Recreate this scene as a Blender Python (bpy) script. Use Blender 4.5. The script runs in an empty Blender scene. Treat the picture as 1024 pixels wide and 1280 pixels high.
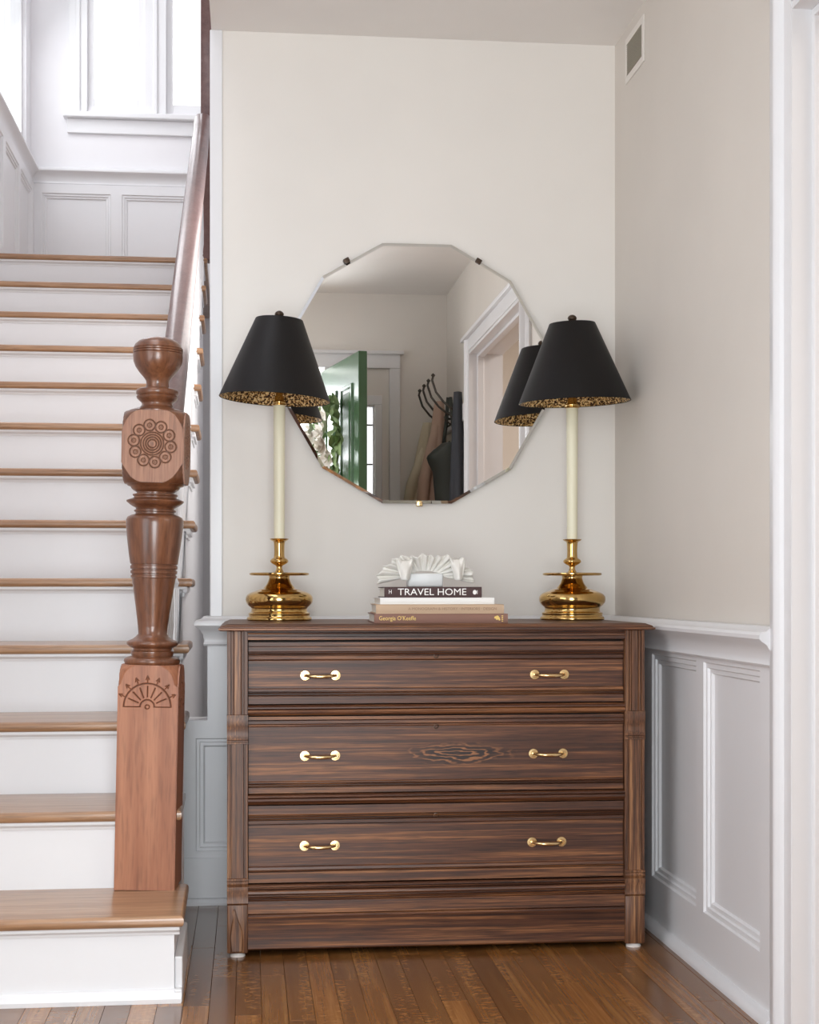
import bpy, bmesh, math, random
from math import sin, cos, pi, sqrt, atan2, radians
from mathutils import Vector, Matrix
random.seed(4)
C = bpy.context.scene.collection
S = bpy.context.scene

# ---------------------------------------------------------------- camera, light, exposure
EYE = 0.92
cd = bpy.data.cameras.new('camera'); cam = bpy.data.objects.new('camera', cd); C.objects.link(cam)
cam.location = (0, 0, EYE); cam.rotation_euler = (pi/2, 0, -math.atan(202/1900))
cd.sensor_fit = 'AUTO'; cd.sensor_width = 36; cd.lens = 36*1900/1280
cd.shift_y = 98/1280; cd.clip_start = .02
S.camera = cam

W = bpy.data.worlds.new('daylight'); S.world = W; W.use_nodes = True
bg = W.node_tree.nodes['Background']; bg.inputs[0].default_value = (.93, .97, 1, 1); bg.inputs[1].default_value = 1.6

def area(name, loc, size, power, aim, col=(1, 1, 1)):
    l = bpy.data.lights.new(name, 'AREA'); l.shape = 'RECTANGLE'; l.size, l.size_y = size
    l.energy = power; l.color = col
    o = bpy.data.objects.new(name, l); C.objects.link(o); o.location = loc
    o.rotation_euler = (Vector(aim)-Vector(loc)).to_track_quat('-Z', 'Y').to_euler()
    return o
area('front_door_daylight', (-.06, -.12, 1.15), (.95, 2.0), 81, (-.06, 3, 1.45), (.90, .96, 1))
area('living_room_window_daylight', (-1.42, 1.95, 1.5), (1.7, 1.9), 25, (1, 2.4, 1.5), (.93, .96, 1))
area('landing_window_daylight', (-.55, 8.95, 4.3), (1.1, 1.5), 22, (-.55, 5, 2.6), (.93, .95, 1))
area('landing_side_window_daylight', (-1.42, 7.75, 4.1), (1.0, 1.5), 24, (0, 7.2, 3.0), (.95, .97, 1))
area('stair_hall_top_light', (-.7, 3.0, 4.96), (.9, 3.0), 30, (-.7, 3.0, 0), (.93, .95, 1))  # unseen overhead area light below the closed stair hall ceiling
area('side_room_light', (2.6, 2.2, 2.5), (1.2, 1.2), 45, (2.6, 2.2, 0), (1, .93, .88))  # area light added under the closed ceiling of the windowless side room

S.view_settings.view_transform = 'Standard'; S.view_settings.look = 'None'
S.view_settings.exposure = 0.0; S.view_settings.gamma = 1; S.view_settings.use_curve_mapping = False
S.cycles.use_denoising = True; S.cycles.max_bounces = 10; S.cycles.diffuse_bounces = 6; S.cycles.glossy_bounces = 6
S.cycles.sample_clamp_indirect = 6

area('passage_fill', (.44, 5.6, 1.6), (1.4, 2.2), 34, (-.3, 5.6, 1.3), (1, .97, .93))  # fill added inside the passage to brighten the slot beside the stairs

# ---------------------------------------------------------------- materials
def N(nt, t, **kw):
    n = nt.nodes.new(t)
    for k, v in kw.items(): setattr(n, k, v)
    return n
def base(name, col=(.8, .8, .8), rough=.5, metal=0, coat=0, spec=.5):
    m = bpy.data.materials.new(name); m.use_nodes = True
    b = m.node_tree.nodes['Principled BSDF']
    b.inputs['Base Color'].default_value = (*col, 1); b.inputs['Roughness'].default_value = rough
    b.inputs['Metallic'].default_value = metal; b.inputs['Coat Weight'].default_value = coat
    b.inputs['Coat Roughness'].default_value = .12; b.inputs['Specular IOR Level'].default_value = spec
    return m, m.node_tree, b
def ramp(nt, fac, stops):
    r = N(nt, 'ShaderNodeValToRGB'); e = r.color_ramp.elements
    while len(e) < len(stops): e.new(.5)
    for i, (p, c) in enumerate(stops): e[i].position = p; e[i].color = (*c, 1)
    nt.links.new(fac, r.inputs[0]); return r.outputs[0]
def noise(nt, vec, scale, detail=4, rough=.6, dist=0):
    n = N(nt, 'ShaderNodeTexNoise'); n.inputs['Scale'].default_value = scale; n.inputs['Detail'].default_value = detail
    n.inputs['Roughness'].default_value = rough; n.inputs['Distortion'].default_value = dist
    nt.links.new(vec, n.inputs['Vector']); return n.outputs[0]
def mapping(nt, vec, scale, loc=(0, 0, 0)):
    n = N(nt, 'ShaderNodeMapping'); n.inputs['Scale'].default_value = scale; n.inputs['Location'].default_value = loc
    nt.links.new(vec, n.inputs[0]); return n.outputs[0]
def bump(nt, b, h, strength, dist=.001):
    n = N(nt, 'ShaderNodeBump'); n.inputs['Strength'].default_value = strength; n.inputs['Distance'].default_value = dist
    nt.links.new(h, n.inputs['Height']); nt.links.new(n.outputs[0], b.inputs['Normal'])
def mix(nt, f, a, c, mode='MIX'):
    n = N(nt, 'ShaderNodeMix', data_type='RGBA', blend_type=mode)
    for i, v in ((0, f), (6, a), (7, c)):
        if hasattr(v, 'links'): nt.links.new(v, n.inputs[i])
        elif i == 0: n.inputs[0].default_value = v
        else: n.inputs[i].default_value = (*v, 1)
    return n.outputs[2]
def coords(nt, rand=0, world=False):
    if world: v = N(nt, 'ShaderNodeNewGeometry').outputs['Position']
    else: v = N(nt, 'ShaderNodeTexCoord').outputs['Object']
    if rand:
        oi = N(nt, 'ShaderNodeObjectInfo'); a = N(nt, 'ShaderNodeVectorMath', operation='MULTIPLY_ADD')
        cx = N(nt, 'ShaderNodeCombineXYZ')
        for i in range(3): nt.links.new(oi.outputs['Random'], cx.inputs[i])
        nt.links.new(cx.outputs[0], a.inputs[0]); a.inputs[1].default_value = (rand, rand*1.7, rand*2.3)
        nt.links.new(v, a.inputs[2]); v = a.outputs[0]
    return v

def paint(name, col, rough=.5, mottle=.03, bs=.15):
    m, nt, b = base(name, col, rough)
    v = coords(nt, world=True)
    n = noise(nt, v, 1.7, 3)
    nt.links.new(ramp(nt, n, [(.3, tuple(c*(1-mottle) for c in col)), (.7, tuple(min(1, c*(1+mottle)) for c in col))]), b.inputs['Base Color'])
    bump(nt, b, noise(nt, v, 140, 3), bs, .0006)
    return m

def wood(name, dark, mid, light, axis, rough=.4, freq=60, long=2.5, contrast=.22, coat=0, rand=0, groove=False, bs=.3, knots=0, vary=0, pores=.5, fleck=0):
    """axis = grain direction (0,1,2)"""
    m, nt, b = base(name, mid, rough, 0, coat)
    v = coords(nt, rand)
    sc = [freq, freq, freq]; sc[axis] = long
    sc2 = [freq*.33]*3; sc2[axis] = long*.55
    sc3 = [freq*4]*3; sc3[axis] = long*6
    fine = noise(nt, mapping(nt, v, sc), 1, 5, .65)
    broad = noise(nt, mapping(nt, v, sc2, (3, 7, 1)), 1, 4, .6, .1)
    pore = noise(nt, mapping(nt, v, sc3, (5, 2, 9)), 1, 2, .5)
    a = N(nt, 'ShaderNodeMath', operation='MULTIPLY_ADD'); nt.links.new(fine, a.inputs[0]); a.inputs[1].default_value = .55
    h = N(nt, 'ShaderNodeMath', operation='MULTIPLY'); nt.links.new(broad, h.inputs[0]); h.inputs[1].default_value = .45
    nt.links.new(h.outputs[0], a.inputs[2])
    col = ramp(nt, a.outputs[0], [(.5-contrast, dark), (.5, mid), (.5+contrast*.75, light)])
    if knots:
        kv = mapping(nt, v, (6.2, 0, 30), (-.31, 0, -15.06))
        kd = N(nt, 'ShaderNodeTexNoise'); kd.inputs['Scale'].default_value = 1.6; kd.inputs['Detail'].default_value = 3; nt.links.new(kv, kd.inputs['Vector'])
        kl = N(nt, 'ShaderNodeVectorMath', operation='LENGTH'); nt.links.new(kv, kl.inputs[0])
        ka = N(nt, 'ShaderNodeMath', operation='MULTIPLY_ADD'); nt.links.new(kd.outputs[0], ka.inputs[0]); ka.inputs[1].default_value = 1.3; nt.links.new(kl.outputs['Value'], ka.inputs[2])
        ks = N(nt, 'ShaderNodeMath', operation='MULTIPLY'); nt.links.new(ka.outputs[0], ks.inputs[0]); ks.inputs[1].default_value = 24
        kw = N(nt, 'ShaderNodeMath', operation='SINE'); nt.links.new(ks.outputs[0], kw.inputs[0])
        kc = ramp(nt, kw.outputs[0], [(0, dark), (.4, mid), (.9, light)])
        km = ramp(nt, kl.outputs['Value'], [(.45, (.9, .9, .9)), (1.0, (0, 0, 0))])
        col = mix(nt, km, col, kc)
    pr = ramp(nt, pore, [(.36, (1-pores,)*3), (.5, (1, 1, 1))])
    col = mix(nt, 1.0, col, pr, 'MULTIPLY')
    if vary:
        oi = N(nt, 'ShaderNodeObjectInfo')
        vc = ramp(nt, oi.outputs['Random'], [(0, (1-vary, 1-vary*1.1, 1-vary*1.15)), (.5, (1, 1, 1)), (1, (1+vary*.7, 1+vary*.6, 1+vary*.4))])
        col = mix(nt, 1.0, col, vc, 'MULTIPLY')
    if fleck:   # quarter-sawn ray flecks on some boards
        fn = noise(nt, mapping(nt, v, (55, 150, 1)), 1, 2, .5, .6); fm_ = noise(nt, mapping(nt, v, (16, 1.3, 1), (4, 4, 0)), 1, 1)
        fa = ramp(nt, fn, [(.55, (0, 0, 0)), (.64, (.55, .55, .55))]); fb = ramp(nt, fm_, [(.54, (0, 0, 0)), (.62, (1, 1, 1))])
        col = mix(nt, mix(nt, 1.0, fa, fb, 'MULTIPLY'), col, tuple(min(1, c*1.5) for c in light))
    if groove:
        at = N(nt, 'ShaderNodeAttribute', attribute_name='groove')
        col = mix(nt, at.outputs['Fac'], col, tuple(c*.5 for c in dark))
    nt.links.new(col, b.inputs['Base Color'])
    bump(nt, b, a.outputs[0], bs, .001)
    return m

M = {}
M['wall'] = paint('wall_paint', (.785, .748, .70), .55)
M['wall_shaded'] = paint('shaded_side_wall_paint', (.675, .63, .575), .55)  # wall paint darkened; the right wall's weaker light is put into the colour
M['ceiling'] = paint('ceiling_paint', (.83, .80, .77), .6)
M['trim'] = paint('trim_paint', (.77, .768, .782), .32, .015, .08)
M['hall'] = paint('stair_hall_paint', (.80, .79, .81), .5)
D = ((.014, .0045, .0025), (.100, .034, .0145), (.34, .14, .052))
M['dresser_h'] = wood('dresser_oak_along', *D, 0, .44, 150, 2.2, .17, bs=.4)
M['dresser_knot'] = wood('dresser_oak_figured', *D, 0, .44, 150, 2.2, .17, bs=.4, knots=1)
M['dresser_v'] = wood('dresser_oak_upright', (.025, .009, .004), (.145, .058, .026), (.38, .18, .075), 2, .44, 150, 2.6, .17, bs=.4)
M['dresser_dark'] = base('drawer_gap_shadow_wood', (.02, .012, .009), .7)[0]
M['newel'] = wood('turned_newel_wood', (.06, .020, .010), (.150, .055, .025), (.26, .105, .048), 2, .3, 38, 2.5, .24, coat=.35, bs=.1, pores=.25)
M['newel_post'] = wood('newel_post_wood', (.18, .058, .026), (.335, .128, .063), (.46, .20, .105), 2, .42, 40, 2.2, .25, bs=.15, pores=.2)
M['carved'] = wood('carved_oak_face', (.20, .085, .045), (.30, .14, .082), (.40, .20, .12), 2, .5, 90, 3, .25, groove=True, bs=.2, pores=.25)
M['carved_post'] = wood('carved_post_face', (.18, .058, .026), (.335, .128, .063), (.46, .20, .105), 2, .42, 40, 2.2, .25, groove=True, bs=.15, pores=.2)
M['tread'] = wood('stair_tread_oak', (.20, .095, .045), (.36, .195, .10), (.50, .31, .18), 0, .28, 42, 1.6, .24, coat=.3, rand=5, bs=.1, pores=.25)
M['rail'] = wood('hazed_rail_wood', (.10, .05, .045), (.18, .095, .085), (.22, .13, .115), 1, .38, 40, 1.5, .25, coat=.25, bs=.05, pores=.1)  # window glare put into the colour as a mauve cast over the brown
M['oak'] = wood('floor_oak', (.11, .040, .010), (.228, .094, .026), (.35, .172, .055), 1, .26, 95, 2.2, .28, coat=.25, rand=9, bs=.12, vary=.38, pores=.06, fleck=1)
M['subfloor'] = base('floor_joint_shadow', (.05, .025, .012), .8)[0]

def brass(name, col, rough):
    m, nt, b = base(name, col, rough, 1)
    v = coords(nt); n = noise(nt, v, 22, 4)
    nt.links.new(ramp(nt, n, [(.3, tuple(c*.8 for c in col)), (.6, col)]), b.inputs['Base Color'])
    return m
M['brass'] = brass('polished_brass', (.66, .43, .16), .1)
M['pull'] = brass('satin_brass', (.90, .66, .34), .27)
M['bronze'] = base('dark_bronze', (.07, .045, .03), .4, .6)[0]
M['candle'] = base('cream_candle_sleeve', (.83, .79, .60), .4)[0]
m, nt, b = base('black_card_shade', (.006, .005, .005), .5, spec=.3); M['shade'] = m
v = coords(nt); bump(nt, b, noise(nt, v, 500, 2), .1, .0003)
m, nt, b = base('gold_leaf_lining', (.6, .4, .12), .38, .55); M['lining'] = m
v = coords(nt); vo = N(nt, 'ShaderNodeTexNoise'); vo.inputs['Scale'].default_value = 170; vo.inputs['Detail'].default_value = 2.5; vo.inputs['Distortion'].default_value = .6
nt.links.new(v, vo.inputs['Vector'])
nt.links.new(ramp(nt, vo.outputs[0], [(.44, (.035, .016, .008)), (.5, (.33, .16, .045)), (.56, (.82, .56, .22)), (.66, (.95, .82, .50))]), b.inputs['Base Color'])
M['mirror'] = base('silvered_glass', (.90, .885, .86), .0, 1)[0]
M['mirror_edge'] = base('bevelled_glass_edge', (.80, .82, .80), .02, 1)[0]
M['mirror_back'] = base('mirror_backing', (.12, .09, .06), .6)[0]
M['pages'] = paint('book_pages', (.78, .74, .66), .7)
def cloth(name, col, rough=.7): return paint(name, col, rough, .08, .4)
M['book_mauve'] = cloth('mauve_brown_cover', (.245, .125, .092))
M['book_tan'] = cloth('tan_cover', (.52, .37, .25))
M['book_white'] = cloth('white_cover', (.82, .81, .78))
M['book_dark'] = cloth('dark_aubergine_cover', (.065, .033, .032))
M['ink_gold'] = base('gold_yellow_ink', (.86, .60, .17), .5)[0]
M['ink_white'] = base('white_ink', (.9, .88, .85), .5)[0]
M['ink_brown'] = base('brown_ink', (.33, .21, .13), .6)[0]
M['ceramic'] = paint('matt_white_ceramic', (.77, .745, .69), .45, .04, .3)
M['ceramic_base'] = paint('frosted_white_block', (.76, .77, .76), .35, .02, .1)
M['vent'] = base('vent_grille_metal', (.40, .37, .30), .5)[0]
M['green'] = paint('green_door_enamel', (.055, .12, .055), .27, .1, .05)
M['leaf'] = paint('wreath_leaf', (.30, .42, .19), .5, .3)
M['flower'] = paint('wreath_flower', (.85, .82, .76), .6, .05)
M['metal'] = base('dark_iron_hook', (.08, .07, .06), .35, .9)[0]
M['coat_tan'] = cloth('dusty_tan_cloth', (.50, .35, .27))
M['coat_cream'] = cloth('cream_cloth', (.66, .58, .43))
M['coat_grey'] = cloth('greige_cloth', (.32, .27, .22))
M['bag'] = cloth('dark_green_canvas', (.045, .05, .042))
M['coat_dark'] = cloth('charcoal_cloth', (.035, .037, .045))
M['wood_strip'] = wood('orange_wood', (.3, .1, .03), (.5, .2, .07), (.6, .3, .12), 2, .4)
M['felt'] = base('white_felt_glide', (.75, .70, .66), .8)[0]
M['stone'] = paint('porch_stone', (.45, .44, .42), .8, .1)
m = bpy.data.materials.new('window_glass'); m.use_nodes = True; nt = m.node_tree; M['glass'] = m
for n in list(nt.nodes):
    if n.type == 'BSDF_PRINCIPLED': nt.nodes.remove(n)
out = nt.nodes['Material Output']; tr = N(nt, 'ShaderNodeBsdfTransparent'); gl = N(nt, 'ShaderNodeBsdfGlossy'); gl.inputs['Roughness'].default_value = .02
ms = N(nt, 'ShaderNodeMixShader'); ms.inputs[0].default_value = .06
nt.links.new(tr.outputs[0], ms.inputs[1]); nt.links.new(gl.outputs[0], ms.inputs[2]); nt.links.new(ms.outputs[0], out.inputs['Surface'])

# ---------------------------------------------------------------- helpers
ROOT = {}
def obj(name, bm, mat, parent=None, smooth=False, local=False, recalc=True):
    """links a bmesh as ONE object; world coordinates unless local"""
    if recalc: bmesh.ops.recalc_face_normals(bm, faces=bm.faces)
    if parent is not None and not local:
        bmesh.ops.translate(bm, verts=bm.verts, vec=-ROOT[parent.name])
    me = bpy.data.meshes.new(name); bm.to_mesh(me); bm.free()
    o = bpy.data.objects.new(name, me); C.objects.link(o)
    if mat is not None: me.materials.append(mat)
    if smooth:
        for p in me.polygons: p.use_smooth = True
        if smooth != 'all': sharpen(me, smooth if isinstance(smooth, float) else 35)
    o.parent = parent
    ROOT[o.name] = ROOT[parent.name].copy() if parent is not None else Vector((0, 0, 0))
    return o
def sharpen(me, deg):
    bm = bmesh.new(); bm.from_mesh(me); a = radians(deg)
    for e in bm.edges:
        if len(e.link_faces) == 2 and e.calc_face_angle(0) > a: e.smooth = False
    bm.to_mesh(me); bm.free()
def thing(name, label, cat, loc=(0, 0, 0), rot=(0, 0, 0), group=None):
    o = bpy.data.objects.new(name, None); C.objects.link(o); o.empty_display_size = .05
    o.location = loc; o.rotation_euler = rot; o['label'] = label; o['category'] = cat
    if group: o['group'] = group
    ROOT[o.name] = Vector(loc); return o
def struct(name, bm, mat, **kw):
    o = obj(name, bm, mat, **kw)
    if o.parent is None: o['kind'] = 'structure'
    return o
def box(bm, a, b, bev=0, seg=2):
    c = [(a[i]+b[i])/2 for i in range(3)]; s = [abs(b[i]-a[i]) for i in range(3)]
    r = bmesh.ops.create_cube(bm, size=1, matrix=Matrix.Translation(c) @ Matrix.Diagonal((*s, 1)))
    if bev:
        es = list({e for v in r['verts'] for e in v.link_edges})
        bmesh.ops.bevel(bm, geom=es, offset=bev, segments=seg, profile=.5, affect='EDGES')
    return bm
def bx(a, b, bev=0, seg=2): return box(bmesh.new(), a, b, bev, seg)
def prism(bm, pts, axis, a0, a1, mitre=None):
    """closed polygon pts (2D) swept along axis from a0 to a1; axis 0: pts=(y,z), 1: pts=(x,z), 2: pts=(x,y)"""
    def P(p, a):
        return {0: (a, p[0], p[1]), 1: (p[0], a, p[1]), 2: (p[0], p[1], a)}[axis]
    A = [bm.verts.new(P(p, a0)) for p in pts]; B = [bm.verts.new(P(p, a1)) for p in pts]
    n = len(pts)
    for i in range(n): bm.faces.new((A[i], A[(i+1) % n], B[(i+1) % n], B[i]))
    bm.faces.new(A[::-1]); bm.faces.new(B)
    return bm
def lathe(bm, prof, seg=48, c=(0, 0, 0), cap=True):
    rings = []
    for r, z in prof:
        if r < 1e-5: rings.append([bm.verts.new((c[0], c[1], c[2]+z))])
        else: rings.append([bm.verts.new((c[0]+r*cos(2*pi*i/seg), c[1]+r*sin(2*pi*i/seg), c[2]+z)) for i in range(seg)])
    for A, B in zip(rings, rings[1:]):
        for i in range(seg):
            j = (i+1) % seg
            if len(A) == 1 and len(B) == 1: continue
            if len(A) == 1: bm.faces.new((A[0], B[j], B[i]))
            elif len(B) == 1: bm.faces.new((A[i], A[j], B[0]))
            else: bm.faces.new((A[i], A[j], B[j], B[i]))
    if cap:
        if len(rings[0]) > 1: bm.faces.new(rings[0][::-1])
        if len(rings[-1]) > 1: bm.faces.new(rings[-1])
    return bm
def smoothprof(pts, n=6):
    """Catmull-Rom through (r,z) points"""
    out = []
    P = [pts[0]]+list(pts)+[pts[-1]]
    for i in range(1, len(P)-2):
        p0, p1, p2, p3 = P[i-1:i+3]
        for k in range(n):
            t = k/n
            out.append(tuple(.5*((2*p1[j])+(-p0[j]+p2[j])*t+(2*p0[j]-5*p1[j]+4*p2[j]-p3[j])*t*t+(-p0[j]+3*p1[j]-3*p2[j]+p3[j])*t**3) for j in (0, 1)))
    out.append(tuple(pts[-1])); return [(max(0, r), z) for r, z in out]
def tube(bm, pts, rad, seg=10, cap=True):
    pts = [Vector(p) for p in pts]; rads = rad if isinstance(rad, (list, tuple)) else [rad]*len(pts)
    rings = []; up = None
    for i, p in enumerate(pts):
        t = (pts[min(i+1, len(pts)-1)]-pts[max(i-1, 0)]).normalized()
        if up is None:
            up = Vector((0, 0, 1)) if abs(t.z) < .9 else Vector((1, 0, 0))
        s = t.cross(up).normalized(); u = s.cross(t).normalized(); up = u
        rings.append([bm.verts.new(p+(s*cos(2*pi*k/seg)+u*sin(2*pi*k/seg))*rads[i]) for k in range(seg)])
    for A, B in zip(rings, rings[1:]):
        for k in range(seg): bm.faces.new((A[k], A[(k+1) % seg], B[(k+1) % seg], B[k]))
    if cap: bm.faces.new(rings[0][::-1]); bm.faces.new(rings[-1])
    return bm
def nested(bm, o, ux, uy, n, w, h, steps, floor=True):
    """nested rectangular moulding: steps = [(inset, depth along n)]; o corner, ux/uy unit vectors, n inward normal"""
    o, ux, uy, n = map(Vector, (o, ux, uy, n)); prev = None
    for ins, d in steps:
        q = [bm.verts.new(o+ux*a+uy*b+n*d) for a, b in ((ins, ins), (w-ins, ins), (w-ins, h-ins), (ins, h-ins))]
        if prev:
            for i in range(4): bm.faces.new((prev[i], prev[(i+1) % 4], q[(i+1) % 4], q[i]))
        prev = q
    if floor: bm.faces.new(prev)
    return bm
def text(s, size, mat, parent, loc, rot=(pi/2, 0, 0), sx=1, name='title_lettering', align='LEFT', off=0):
    cu = bpy.data.curves.new(name, 'FONT'); cu.body = s; cu.size = size; cu.extrude = .0002; cu.align_x = align; cu.align_y = 'CENTER'; cu.offset = off
    cu.resolution_u = 3
    t = bpy.data.objects.new('tmp', cu); C.objects.link(t)
    dg = bpy.context.evaluated_depsgraph_get(); me = bpy.data.meshes.new_from_object(t.evaluated_get(dg)); bpy.data.objects.remove(t)
    me.name = name; me.materials.clear(); me.materials.append(mat)
    me.transform(Matrix.Translation(loc) @ Matrix.Rotation(rot[2], 4, 'Z') @ Matrix.Rotation(rot[0], 4, 'X') @ Matrix.Diagonal((sx, 1, 1, 1)))
    o = bpy.data.objects.new(name, me); C.objects.link(o); o.parent = parent
    ROOT[o.name] = ROOT[parent.name].copy(); return o

# ---------------------------------------------------------------- the room shell
XR, YB, XC, YF, CZ, XL = 1.103, 4.50, -.107, .55, 2.565, -1.20
# floor with single boards
floor = struct('floor', bx((-1.35, -1.6, -.05), (1.25, 8.75, -.012)), M['subfloor'])
lens = [.55, .75, .95, 1.2, 1.5]; bw = .0575
pm = {}
for L in lens:
    me = bpy.data.meshes.new('plank'); b_ = bx((-bw/2+.0004, -L/2+.0004, -.0115), (bw/2-.0004, L/2-.0004, 0), .0006, 1); b_.to_mesh(me); b_.free(); me.materials.append(M['oak']); pm[L] = me
x = -1.235
while x < 1.13:
    y = .42-random.random()*.6
    while y < 4.7:
        L = random.choice(lens)
        if y+L > .3:
            p = bpy.data.objects.new('plank', pm[L]); C.objects.link(p); p.parent = floor
            p.location = (x+bw/2, y+L/2, random.uniform(-.0003, 0))
        y += L
    x += bw
struct('ceiling', bx((XC, YF-.15, CZ), (XR+.12, YB+.12, CZ+.2)), M['ceiling'])

def wainscot_profile(sgn=1):
    """chair rail profile (distance from wall, z)"""
    return [(0, .758), (.009, .758), (.0125, .763), (.009, .769), (.009, .776), (.012, .79), (.022, .806), (.033, .813), (.0375, .818), (.0375, .826), (.033, .832), (.02, .835), (.012, .843), (0, .845)]
STEP = [(0, 0), (.0035, .006), (.014, .006), (.0165, .012), (.026, .012), (.030, .019)]

# right wall: upper plain wall, wainscot frame, two recessed panels, casing of the wide opening
wr = struct('wall_right', bx((XR, 2.965, .80), (XR+.14, YB+.12, CZ)), M['wall_shaded'])
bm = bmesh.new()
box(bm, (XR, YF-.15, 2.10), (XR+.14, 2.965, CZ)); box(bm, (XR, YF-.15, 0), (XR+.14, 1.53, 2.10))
obj('wall_above_and_beside_opening', bm, M['wall_shaded'], wr)
bm = bmesh.new()                      # stiles and rails, face at XR-.003
f0, f1 = XR-.003, XR+.02
PAN = [(3.655, 4.068), (3.185, 3.595)]
box(bm, (f0, 2.966, .747), (f1, YB, .80)); box(bm, (f0, 2.966, 0), (f1, YB, .139))
for a, b_ in ((4.068, YB), (3.595, 3.655), (2.966, 3.185)): box(bm, (f0, a, .139), (f1, b_, .747))
obj('wainscot_frame', bm, M['trim'], wr)
for a, b_ in PAN:
    bm = bmesh.new(); nested(bm, (f0, a, .139), (0, 1, 0), (0, 0, 1), (1, 0, 0), b_-a, .608, STEP)
    obj('wainscot_panel', bm, M['trim'], wr)
prism_pts = [(f0-d, z) for d, z in wainscot_profile()]
o = obj('chair_rail', prism(bmesh.new(), prism_pts, 1, 3.08, YB), M['trim'], wr, smooth=True)
q = [(0, 0)]+[(-.022*cos(t*pi/12), .024*sin(t*pi/12)) for t in range(0, 7)]
struct('baseboard_right', prism(bmesh.new(), [(f0+a, z) for a, z in q], 1, 3.09, YB), M['trim'], smooth=True)
# casing of the opening (flat board with rounded bead and back band) and its jamb lining
def casing(name, y0, y1):
    bm = bmesh.new()
    s = 1 if y1 > y0 else -1
    w = abs(y1-y0)
    prof = [(XR, y0), (XR-.020, y0), (XR-.020, y0+s*.040), (XR-.024, y0+s*.042)]
    prof += [(XR-.024-.011*sin(t*pi/8), y0+s*(.044+.040*(t/8))) for t in range(1, 8)]
    prof += [(XR-.022, y0+s*.086), (XR-.017, y0+s*.092), (XR-.017, y0+s*(w-.012)), (XR-.010, y0+s*w), (XR, y0+s*w)]
    prism(bm, prof, 2, 0, 2.165)
    return struct(name, bm, M['trim'], smooth=True)
casing('trim_1', 2.95, 3.095)
casing('trim_2', 1.53, 1.38)
struct('trim_3', box(bx((XR-.022, 1.5301, 2.101), (XR+.0, 2.9499, 2.165), .002), (XR-.040, 1.37, 2.165), (XR, 3.105, 2.185), .004), M['trim'])
bm = bmesh.new()
box(bm, (XR-.018, 2.9485, 0), (XR+.15, 2.965, 2.086)); box(bm, (XR-.018, 1.52, 0), (XR+.15, 1.532, 2.086)); box(bm, (XR-.018, 1.52, 2.086), (XR+.15, 2.965, 2.10))
struct('trim_4', bm, M['trim'])
bm = bmesh.new()
box(bm, (XR+.022, 2.936, 0), (XR+.055, 2.95, 2.075), .003); box(bm, (XR+.022, 1.53, 0), (XR+.055, 1.545, 2.075), .003); box(bm, (XR+.022, 1.53, 2.070), (XR+.055, 2.95, 2.086), .003)
struct('trim_5', bm, M['trim'])
# back wall: wall above rail, wainscot, vertical corner board, chair rail with returned end
wb = struct('wall_back', bx((XC, YB, .80), (XR+.02, YB+.12, CZ)), M['wall'])
bm = bmesh.new(); g0, g1 = YB-.012, YB+.11
PL, PR_, PZ0, PZ1 = -.152, 1.03, .155, .487
box(bm, (-.118, g0, PZ1), (XR, g1, .80)); box(bm, (-.186, g0, PZ1), (-.118, g1, .540)); box(bm, (-.186, g0, 0), (XR, g1, PZ0))
box(bm, (-.186, g0, PZ0), (PL, g1, PZ1)); box(bm, (PR_, g0, PZ0), (XR, g1, PZ1)); box(bm, (PL, g0+.03, PZ0), (PR_, g1, PZ1))
obj('wainscot_frame', bm, M['trim'], wb)
obj('wainscot_panel', nested(bmesh.new(), (PL, g0, PZ0), (1, 0, 0), (0, 0, 1), (0, 1, 0), PR_-PL, PZ1-PZ0, [(0, 0), (.003, .004), (.011, .004), (.013, .010), (.022, .010), (.027, .017)]), M['trim'], wb)
bm = bmesh.new()
prof = wainscot_profile()
# back rail with mitred return round the outside corner
A = []
for d, z in prof: A.append([(XR, g0-d, z), (-.118-d, g0-d, z), (-.118-d, g1, z)])
V = [[bm.verts.new(p) for p in row] for row in A]
n = len(V)
for i in range(n):
    j = (i+1) % n
    for k in range(2): bm.faces.new((V[i][k], V[j][k], V[j][k+1], V[i][k+1]))
obj('chair_rail', bm, M['trim'], wb, smooth=True)
obj('corner_board', bx((XC-.004, YB-.007, .84), (-.074, YB+.125, CZ), .003), M['trim'], wb)
struct('baseboard_back', box(prism(bmesh.new(), [(g0, 0), (g0-.016, 0), (g0-.016, .008), (g0-.010, .018), (g0, .020)], 0, -.19, XR), (-.186, g0-.004, .02), (XR, g0, .138), .0015), M['trim'])
# unseen passage beside the stair flight, made wide and open-topped to admit light
struct('wall_unseen_passage', box(bx((.5, YB+.12, 0), (.6, 8.75, 5)), (XC, YB+.02, 2.765), (.6, YB+.12, 5)), M['hall'])
struct('wall_upper_hall', bx((XC, YF, CZ+.2), (XC+.1, YB+.02, 5)), M['hall'])
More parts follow.
